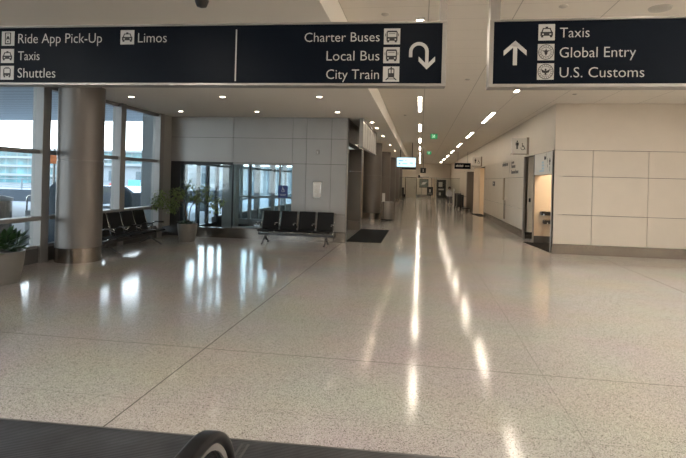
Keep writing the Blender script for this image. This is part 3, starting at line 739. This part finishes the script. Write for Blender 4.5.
# washing fixtures inside the first restroom entry
def fixture(x, y, zz, label, s=1):
    o = empty('hand_dryer', (x, y, zz), label, 'hand dryer', 'black dryers in the restroom entry')
    B(-.16*s, .16*s, -.20, 0, 0, .10).build('body', 'black', o, bevel=.02); B(-.15*s, .15*s, -.215, -.02, .10, .125).build('cover', 'chrome', o, bevel=.01)
    MB().tube([(-.1, -.2, .05), (-.1, -.25, .04), (-.1, -.27, .0)], .014).build('spout', 'chrome', o)
    return o
fixture(3.56, 15.1, .80, 'upper left black dryer on the lit restroom entry wall')
fixture(3.93, 15.1, .80, 'upper right black dryer on the lit restroom entry wall', .9)
fixture(3.66, 15.1, .56, 'lower black dryer on the lit restroom entry wall', 1.1)
for x, y, l in [(4.0, 14.15, 'lit square ceiling lamp inside the nearer restroom entry'), (5.2, 27.1, 'lit square ceiling lamp inside the farther restroom entry')]:
    o = empty('restroom_light', (x, y, 2.52), l, 'ceiling light', 'restroom ceiling lamps')
    B(-.42, .42, -.32, .32, -.03, 0).build('frame', 'grille', o); B(-.4, .4, -.3, .3, -.035, -.028).build('diffuser', 'lamp', o)

# ------------------------------------------------------------------ FAR CORRIDOR
o = empty('display_screen', (-.72, 26.0, 2.34), 'bright blue-white information screen hanging beside the columns', 'screen')
B(-.50, .50, 0, .09, .04, .56).build('case', 'black', o, bevel=.006); s = B(-.475, .475, -.004, 0, .065, .535).build('display', 'screen', o)
MB().box(-.38, -.15, -.006, -.004, .36, .40).box(-.05, .0, -.006, -.004, .37, .40).box(-.38, -.30, -.006, -.004, .20, .27).box(-.2, .05, -.006, -.004, .21, .24).box(.2, .33, -.006, -.004, .24, .28).build('text_marks', 'screenink', s)
B(-.22, .50, -.01, .10, -.06, .03).build('lower_bar', 'black', o, bevel=.006)
MB().tube([(-.3, .05, .56), (-.3, .05, LC-2.34)], .02).tube([(.3, .05, .56), (.3, .05, HC-2.34)], .02).build('hanger', 'black', o)
o = empty('hanging_sign', (.17, 30.0, 2.18), 'small square black hanging sign right of the lit screen', 'sign')
B(-.16, .16, -.03, .03, 0, .30).build('panel', 'black', o, bevel=.004); B(-.03, .03, -.034, -.03, .07, .23).build('mark', 'grille', o); MB().tube([(0, 0, .3), (0, 0, HC-2.18)], .012).build('stem', 'black', o)
o = empty('hanging_sign', (2.66, 33.0, 2.55), 'black hanging sign with white lettering near the farther restroom', 'sign')
B(-.5, .5, -.05, .05, 0, .38).build('panel', 'signblack', o, bevel=.005)
q = MB()
for i in range(6): q.box(-.42+i*.08, -.42+i*.08+.055, -.054, -.05, .13, .24+.03*(i % 2))
for i in range(5): q.box(.16+i*.055, .16+i*.055+.03, -.054, -.05, .15, .22)
q.build('lettering', 'tile', o); MB().tube([(-.3, 0, .38), (-.3, 0, HC-2.55)], .007).tube([(.3, 0, .38), (.3, 0, HC-2.55)], .007).build('stem', 'black', o)

gp = empty('glass_partition', (1.0, 42.0, 0), 'frameless glass screen with a thin rail crossing the far corridor', 'partition')
for a, b in [(-2.4, -1.1), (-1.1, .15), (1.2, 2.2), (2.2, 3.2)]: B(a+.01, b-.01, 41.995, 42.005, .02, 2.0).build('glass_panel', 'pglass', gp, at=(1, 42, 0))
MB().box(-1.6, 3.21, 41.98, 42.02, 2.0, 2.03).box(.15, .18, 41.98, 42.02, 0, 2.0).box(1.17, 1.2, 41.98, 42.02, 0, 2.0).build('rail', 'stainless', gp, at=(1, 42, 0))
B(-.1, .7, 41.95, 42.05, 2.03, 2.12).build('header_bar', 'grille', gp, at=(1, 42, 0)); B(-.15, .0, 41.94, 42.06, 2.02, 2.22).build('sensor', 'black', gp, at=(1, 42, 0))
tag(MB().tube([(2.40, 36.5, 0), (2.40, 36.5, 1.25)], .05, 10).cyl((2.40, 36.5, 0), .12, .02, 16).build('white_post', 'paper', at=(2.4, 36.5, 0)), 'slim white post standing beside the black carts', 'post')

o = empty('easel_sign', (.80, 40.6, 0), 'black framed notice on a floor stand in mid-corridor', 'sign')
B(-.24, .24, -.02, .02, .62, 1.28).build('panel', 'black', o, bevel=.005); MB().box(-.06, .06, -.024, -.02, .85, 1.1).box(-.15, .15, -.024, -.02, .72, .75).build('print', 'grille', o)
MB().tube([(-.22, 0, .02), (-.22, 0, .64)], .014).tube([(.22, 0, .02), (.22, 0, .64)], .014).box(-.25, .25, -.16, .16, 0, .02).build('stand', 'stainless', o)
tag(MB().tube([(-1.5, 46, 0), (-1.5, 46, 1.05)], .09, 12).cyl((-1.5, 46, 1.02), .11, .10, 16).cyl((-1.5, 46, 0), .16, .03, 16).build('bollard', 'black', at=(-1.5, 46, 0)), 'black post standing by the end wall past the columns', 'post')
o = empty('poster', (.42, 54.97, 1.05), 'square grey-green framed picture on the end wall', 'poster')
MB().box(-.48, .48, -.04, 0, 0, .05).box(-.48, .48, -.04, 0, .87, .92).box(-.48, -.43, -.04, 0, .05, .87).box(.43, .48, -.04, 0, .05, .87).build('frame', 'stainless', o)
pr_ = B(-.43, .43, -.02, 0, .05, .87).build('print', 'poster', o); MB().prism([(-.3, .3), (.1, .35), (.3, .6), (-.1, .6)], (0, -.02, 0), (1, 0, 0), (0, 0, 1), .004).build('motif', 'paper', pr_)
o = empty('vending_machine', (2.25, 54.5, 0), 'tall black lit machine against the end wall', 'machine')
B(-.46, .46, -.3, .4, 0, 1.95).build('cabinet', 'black', o, bevel=.01); MB().box(-.3, .1, -.31, -.3, 1.2, 1.7).box(-.3, .25, -.31, -.3, .85, 1.0).box(-.25, -.05, -.31, -.3, .3, .6).build('front_print', 'grille', o)
d = st(B(-1.5, -.4, 54.94, 55.0, 0, 2.1).build('door_3', 'beige')); MB().box(-1.56, -1.5, 54.92, 55, 0, 2.16).box(-.4, -.34, 54.92, 55, 0, 2.16).box(-1.5, -.4, 54.92, 55, 2.1, 2.16).build('frame', 'stainless', d); B(-.55, -.5, 54.90, 54.94, .95, 1.15).build('handle', 'chrome', d)
d = st(B(1.25, 1.75, 54.9, 54.98, 0, 2.05).build('door_4', 'warmroom')); MB().box(1.19, 1.25, 54.9, 55, 0, 2.1).box(1.75, 1.80, 54.9, 55, 0, 2.1).build('frame', 'stainless', d)  # warm slab colour stands in for the light of a lit doorway

# carts
def cart(x, y, label, h):
    o = empty('cart', (x, y, 0), label, 'cart', 'black wheeled carts')
    B(-.22, .22, -.35, .35, .16, .20).build('deck', 'black', o); B(-.20, .20, -.33, .3, .20, h).build('bin', 'black', o, bevel=.02)
    MB().tube([(-.2, .34, .2), (-.2, .36, h+.12), (.2, .36, h+.12), (.2, .34, .2)], .015).build('handle', 'chrome', o)
    for a in (-.18, .18):
        for b in (-.28, .28):
            q = MB(); q.tube([(a-.02, b, .08), (a+.02, b, .08)], .08, 14); q.build('wheel', 'tyre', o)
    return o
cart(2.46, 33.6, 'black wheeled cart standing farthest out from the bronze pier', .98)
cart(2.52, 32.5, 'black wheeled cart in the middle beside the bronze pier', .92)
o = empty('luggage_cart', (2.72, 31.0, 0), 'low dark baggage cart with light wheels before the bronze pier', 'cart')
B(-.22, .22, -.5, .3, .14, .18).build('deck', 'black', o); MB().tube([(-.2, .3, .18), (-.2, .34, .85), (.2, .34, .85), (.2, .3, .18)], .02).build('handle', 'stainless', o)
for a in (-.2, .2):
    for b in (-.42, .22): MB().tube([(a-.02, b, .075), (a+.02, b, .075)], .075, 14).build('wheel', 'grille', o)

# seated attendant on a stool
o = empty('stool', (2.20, 38.6, 0), 'plain stool under the seated attendant far down the corridor', 'stool')
MB().cyl((0, 0, .44), .19, .05, 20).build('seat', 'black', o)
for a in range(4):
    t = PI/4 + a*PI/2; MB().tube([(.12*math.cos(t), .12*math.sin(t), .44), (.19*math.cos(t), .19*math.sin(t), 0)], .014).build('leg', 'stainless', o)
def skin_body(name, m, verts, edges, rad, parent=None, loc=None, sub=1):
    me = bpy.data.meshes.new(name); me.from_pydata(verts, edges, []); me.materials.append(M[m])
    ob = bpy.data.objects.new(name, me); COL.objects.link(ob)
    if parent: ob.parent = parent
    if loc: ob.location = loc
    ob.modifiers.new('skin', 'SKIN'); s_ = ob.modifiers.new('sub', 'SUBSURF'); s_.levels = sub; s_.render_levels = sub
    for i, r in enumerate(rad): me.skin_vertices[0].data[i].radius = (r, r) if not isinstance(r, tuple) else r
    me.skin_vertices[0].data[0].use_root = True
    return ob
V = [(0, 0, .56), (0, 0, .78), (0, -.01, .98), (0, -.02, 1.06), (0, -.03, 1.14), (0, -.035, 1.26),
     (.16, 0, .97), (.20, -.06, .74), (.14, -.26, .62), (-.16, 0, .97), (-.20, -.06, .74), (-.14, -.26, .62),
     (.09, -.05, .56), (.10, -.42, .56), (.10, -.42, .10), (.10, -.54, .05), (-.09, -.05, .56), (-.10, -.42, .56), (-.10, -.42, .10), (-.10, -.54, .05)]
Ed = [(0,1),(1,2),(2,3),(3,4),(4,5),(2,6),(6,7),(7,8),(2,9),(9,10),(10,11),(0,12),(12,13),(13,14),(14,15),(0,16),(16,17),(17,18),(18,19)]
R_ = [(.15,.11),(.15,.11),(.13,.09),.05,.08,.085,.055,.045,.035,.055,.045,.035,.085,.06,.04,.035,.085,.06,.04,.035]
per = skin_body('person', 'shirt', V, Ed, R_, loc=(2.20, 38.55, 0))
tag(per, 'seated person in a light grey top with black hair far down the corridor', 'person')
MB().lathe((0, -.015, 1.18), [(.095, 0), (.105, .06), (.095, .13), (.05, .18), (.005, .19)], 16).build('hair', 'hair', per, smooth=True)
MB().lathe((0, -.075, 1.13), [(.01, 0), (.05, .03), (.062, .09), (.05, .14), (.01, .17)], 14).build('face', 'skin', per, smooth=True)
MB().box(-.19, -.01, -.50, .1, .50, .64).box(.01, .19, -.50, .1, .50, .64).box(-.16, -.04, -.50, -.36, .12, .52).box(.04, .16, -.50, -.36, .12, .52).build('trousers', 'trousers', per, bevel=.04)

# ------------------------------------------------------------------ ESCALATOR (foreground)
E_ = empty('escalator', (-.505, 0, 0), 'black escalator handrail and ribbed dark landing plate in front of the viewer', 'escalator')
pl_ = MB().prism([(-3.2, -2.5), (1.0, -2.5), (1.0, 3.085), (-3.2, 2.935)], (0, 0, 0), (1, 0, 0), (0, 1, 0), .005).build('landing_plate', 'plate', E_)
MB().box(-.545, -.530, 1.2, 3.0, .005, .0065).box(-.505, -.490, 1.2, 3.0, .005, .0065).prism([(-3.2, 2.935), (1.0, 3.085), (1.0, 3.105), (-3.2, 2.955)], (0, 0, 0), (1, 0, 0), (0, 1, 0), .006).build('joint_strip', 'steel_line', pl_)
path = [(0, y, 1.010) for y in (-2.4, -1.6, -.8, 0, .5, .8)]
cy, cz, r = 1.135, .812, .198
path += [(0, cy + r*math.cos(math.radians(a)), cz + r*math.sin(math.radians(a))) for a in range(90, -100, -9)]
path += [(0, y, cz-r) for y in (.9, .6, .2)]
sec = []
for (a, b, n_) in [(1, 1, 0)]:
    w2_, h2 = .025, .014; rr = .011
    for cx_, cy_, a0 in [(w2_-rr, h2-rr, 0), (-(w2_-rr), h2-rr, 90), (-(w2_-rr), -(h2-rr), 180), (w2_-rr, -(h2-rr), 270)]:
        for t in range(0, 91, 22): sec.append((cx_+rr*math.cos(math.radians(a0+t)), cy_+rr*math.sin(math.radians(a0+t))))
def frh(i):
    d = (Vector(path[min(i+1, len(path)-1)]) - Vector(path[max(i-1, 0)])).normalized()
    return Vector((1, 0, 0)), Vector((1, 0, 0)).cross(d)
MB().sweep(path, sec, frh).build('handrail', 'rubber', E_, smooth=True)
def inset(dr): return [(0, -2.4, cz+r-dr)] + [(0, .8, cz+r-dr)] + [(0, cy + (r-dr)*math.cos(math.radians(a)), cz + (r-dr)*math.sin(math.radians(a))) for a in range(90, -91, -9)]
tp = inset(.022)
def frt(i):
    d = (Vector(tp[min(i+1, len(tp)-1)]) - Vector(tp[max(i-1, 0)])).normalized()
    return Vector((1, 0, 0)), Vector((1, 0, 0)).cross(d)
MB().sweep(tp, [(-.013, -.008), (.013, -.008), (.013, .008), (-.013, .008)], frt).build('guide_rail', 'mullion', E_)
gl = [(p_[1], p_[2]) for p_ in inset(.03)] + [(-2.4, cz-r+.03)]
q = MB(); n_ = len(gl)
q.add([(-.006, a, b) for a, b in gl] + [(.006, a, b) for a, b in gl], [tuple(range(n_)), tuple(reversed(range(n_, 2*n_)))] + [(k_, (k_+1) % n_, n_+(k_+1) % n_, n_+k_) for k_ in range(n_)])
q.build('balustrade_glass', 'dglass', E_)
B(-.08, .08, -2.4, 1.05, .005, .52).build('skirt', 'bronzedark', E_, bevel=.02)
B(-.012, .012, -2.4, 1.05, .52, .66).build('glass_clamp', 'bronzedark', E_)

# ------------------------------------------------------------------ OUTSIDE
st(B(-90, -7.1, -30, 95, -.25, -.06).build('pavement', 'pave'))
st(B(-90, -13.2, -30, 95, -.06, -.045).build('road', 'asphalt'))
cp = st(B(-32, -7.1, -12, 22.5, 4.2, 4.7).build('roof_canopy', 'canopy'))
b = empty('terminal_building', (-45, 58, -.05), 'teal glass building with pale floor slabs across the road', 'building')
B(-45, 12, 0, 12, 0, 4.5).build('facade', 'bglass', b)
q = MB()
for zz in (0, 1.15, 2.3, 3.4, 4.4): q.box(-45.5, 12.5, -.5, 12, zz, zz+.28)
q.build('floor_slab', 'slab', b)
b = empty('parking_building', (-24, 46, -.05), 'grey building with dark windows seen past the big column', 'building')
B(-9, 12, 0, 8, 0, 2.5).build('wall', 'bwall', b)
for x0, x1 in [(-6.5, -5.4), (-3.6, 1.2), (2.0, 5.0)]: B(x0, x1, -.05, .1, 1.0, 2.0).build('window', 'bdark', b)
B(-9.3, 12.3, -.4, 8, 2.5, 2.75).build('parapet', 'slab', b)
tag(B(-60, -17.5, 26.0, 26.5, -.05, .62).build('barrier_wall', 'barrier', at=(-37, 26.2, -.05)), 'low slate-coloured barrier wall beyond the kerb', 'wall')
# van
v = empty('car', (-14.9, 24.0, -.045), 'low dark blue car on the road seen past the big column', 'car')
q = MB(); prof = [(-1.75, .2), (1.75, .2), (1.8, .55), (1.55, .68), (.95, .74), (.45, 1.08), (-1.2, 1.10), (-1.75, .8)]
q.prism(prof, (0, -.8, 0), (1, 0, 0), (0, 0, 1), -1.6); q.build('body', 'van', v, bevel=.05)
q = MB(); q.prism([(-1.35, .76), (.62, .76), (.38, 1.02), (-1.15, 1.03)], (0, -.802, 0), (1, 0, 0), (0, 0, 1), .008).build('side_window', 'bdark', v)
for x in (-1.1, 1.1):
    for y in (-.76, .76): MB().tube([(x, y-.08, .24), (x, y+.08, .24)], .24, 20).build('wheel', 'tyre', v)
o = empty('traffic_barrier', (-10.6, 24, -.06), 'slate blue barrier board on feet outside the vestibule doors', 'barrier')
B(-.06, .06, -7, 5, .45, 1.02).build('board', 'barrier', o)
for yy_ in (-6.5, -3.5, -.5, 2.5, 4.6): B(-.2, .2, yy_-.05, yy_+.05, 0, .45).build('foot', 'barrier', o)
fence = empty('railing', (-30, 27.5, -.05), 'pale guard railing beyond the slate barrier wall', 'railing')
q = MB()
for zz in (.75, 1.0, 1.25): q.tube([(-12, 0, zz), (12, 0, zz)], .03, 6)
q.build('rail', 'slab', fence)
for i in range(13): MB().tube([(-12+2*i, 0, 0), (-12+2*i, 0, 1.3)], .05, 6).build('post', 'slab', fence)
# pale pillar outside near window corner
o = tag(B(-.35, .35, -.35, .35, 0, 4.25).build('canopy_pillar', 'bwall', bevel=.03), 'pale square canopy pillar outside the last window', 'pillar', kind='thing'); o.location = (-9.45, 17.0, -.06)
o = empty('outdoor_bin', (-10.35, 11.0, -.06), 'round silver litter bin on the pavement outside', 'bin')
autosmooth(MB().cyl((0, 0, .04), .38, .95, 28).build('body', 'stainless', o)); autosmooth(MB().lathe((0, 0, .99), [(.40, 0), (.40, .06), (.2, .12)], 28).build('lid', 'mullion', o))
o = MB().tube([(-.22, 0, 0), (-.22, 0, .82), (-.16, 0, .9), (.16, 0, .9), (.22, 0, .82), (.22, 0, 0)], .03, 10).build('bike_rack', 'chrome', smooth=True); o.location = (-13.0, 15.4, -.06)
tag(o, 'metal hoop rack on the pavement outside the left window', 'rack')
o = tag(B(-.45, .45, -.35, .35, 0, .68).build('utility_box', 'bwall', bevel=.02), 'low grey utility box outside below the window rail', 'box'); o.location = (-10.0, 11.85+.6, -.06)
o = MB().lathe((0, 0, 0), [(.34, 0), (.36, .5), (.34, .95), (.2, 1.22), (.02, 1.27)], 24).build('bollard', 'barrier', smooth=True); o.location = (-9.6, 15.2, -.06)
tag(o, 'dark rounded bollard outside behind the bench', 'bollard')
o = MB().lathe((0, 0, 0), [(.30, 0), (.34, .6), (.30, 1.3), (.1, 1.5)], 24).build('bollard', 'barrier', smooth=True); o.location = (-8.05, 10.35, -.06)
tag(o, 'dark covered post outside just left of the big column', 'bollard')
o = empty('street_sign', (-12.0, 15.05, -.06), 'orange sign on a post outside just left of the big column', 'sign')
B(-.22, .22, -.03, .03, 2.0, 2.30).build('panel', 'orange', o); MB().tube([(0, .06, 0), (0, .06, 2.5)], .04).build('post', 'mullion', o)
o = empty('street_display', (-17.8, 29.5, -.06), 'small lit blue display on a post outside', 'display')
B(-.38, .38, -.05, .05, .62, 1.36).build('screen', 'bluelit', o); MB().tube([(0, .08, 0), (0, .08, .7)], .05).build('post', 'mullion', o)
o = empty('street_sign', (-19.9, 30.5, -.06), 'small red sign on a post outside right of the big column', 'sign')
B(-.25, .25, -.03, .03, .72, 1.1).build('panel', 'red', o); MB().tube([(0, .06, 0), (0, .06, .8)], .04).build('post', 'mullion', o)

# ------------------------------------------------------------------ WORLD
w = bpy.data.worlds.new('overcast'); SC.world = w; w.use_nodes = True
nt = w.node_tree; bg = nt.nodes['Background']
tc = nt.nodes.new('ShaderNodeTexCoord'); sp = nt.nodes.new('ShaderNodeSeparateXYZ'); nt.links.new(tc.outputs['Generated'], sp.inputs[0])
rp = nt.nodes.new('ShaderNodeValToRGB'); rp.color_ramp.elements[0].position = 0; rp.color_ramp.elements[0].color = (.92, .97, 1.0, 1)
rp.color_ramp.elements[1].position = .7; rp.color_ramp.elements[1].color = (.65, .80, 1.0, 1)
nt.links.new(sp.outputs['Z'], rp.inputs[0]); nt.links.new(rp.outputs[0], bg.inputs[0]); bg.inputs[1].default_value = 5.2

# ------------------------------------------------------------------ CAMERA
cam = bpy.data.cameras.new('camera'); co = bpy.data.objects.new('camera', cam); COL.objects.link(co); SC.camera = co
cam.sensor_fit = 'HORIZONTAL'; cam.sensor_width = 36; cam.lens = 505/686*36
cam.shift_y = -49/686; cam.clip_start = .05; cam.clip_end = 300
T = math.atan(77/505); R = .026
mw = Matrix.Rotation(T, 4, 'Z') @ Matrix.Rotation(PI/2, 4, 'X') @ Matrix.Rotation(R, 4, 'Z')
mw.translation = (0, 0, 1.65)
co.matrix_world = mw

SC.view_settings.view_transform = 'Standard'; SC.view_settings.look = 'None'; SC.view_settings.gamma = 1; SC.view_settings.use_curve_mapping = False
SC.view_settings.exposure = 0.78
SC.cycles.use_denoising = True
SC.cycles.max_bounces = 10; SC.cycles.diffuse_bounces = 5; SC.cycles.transparent_max_bounces = 24
SC.cycles.sample_clamp_indirect = 6
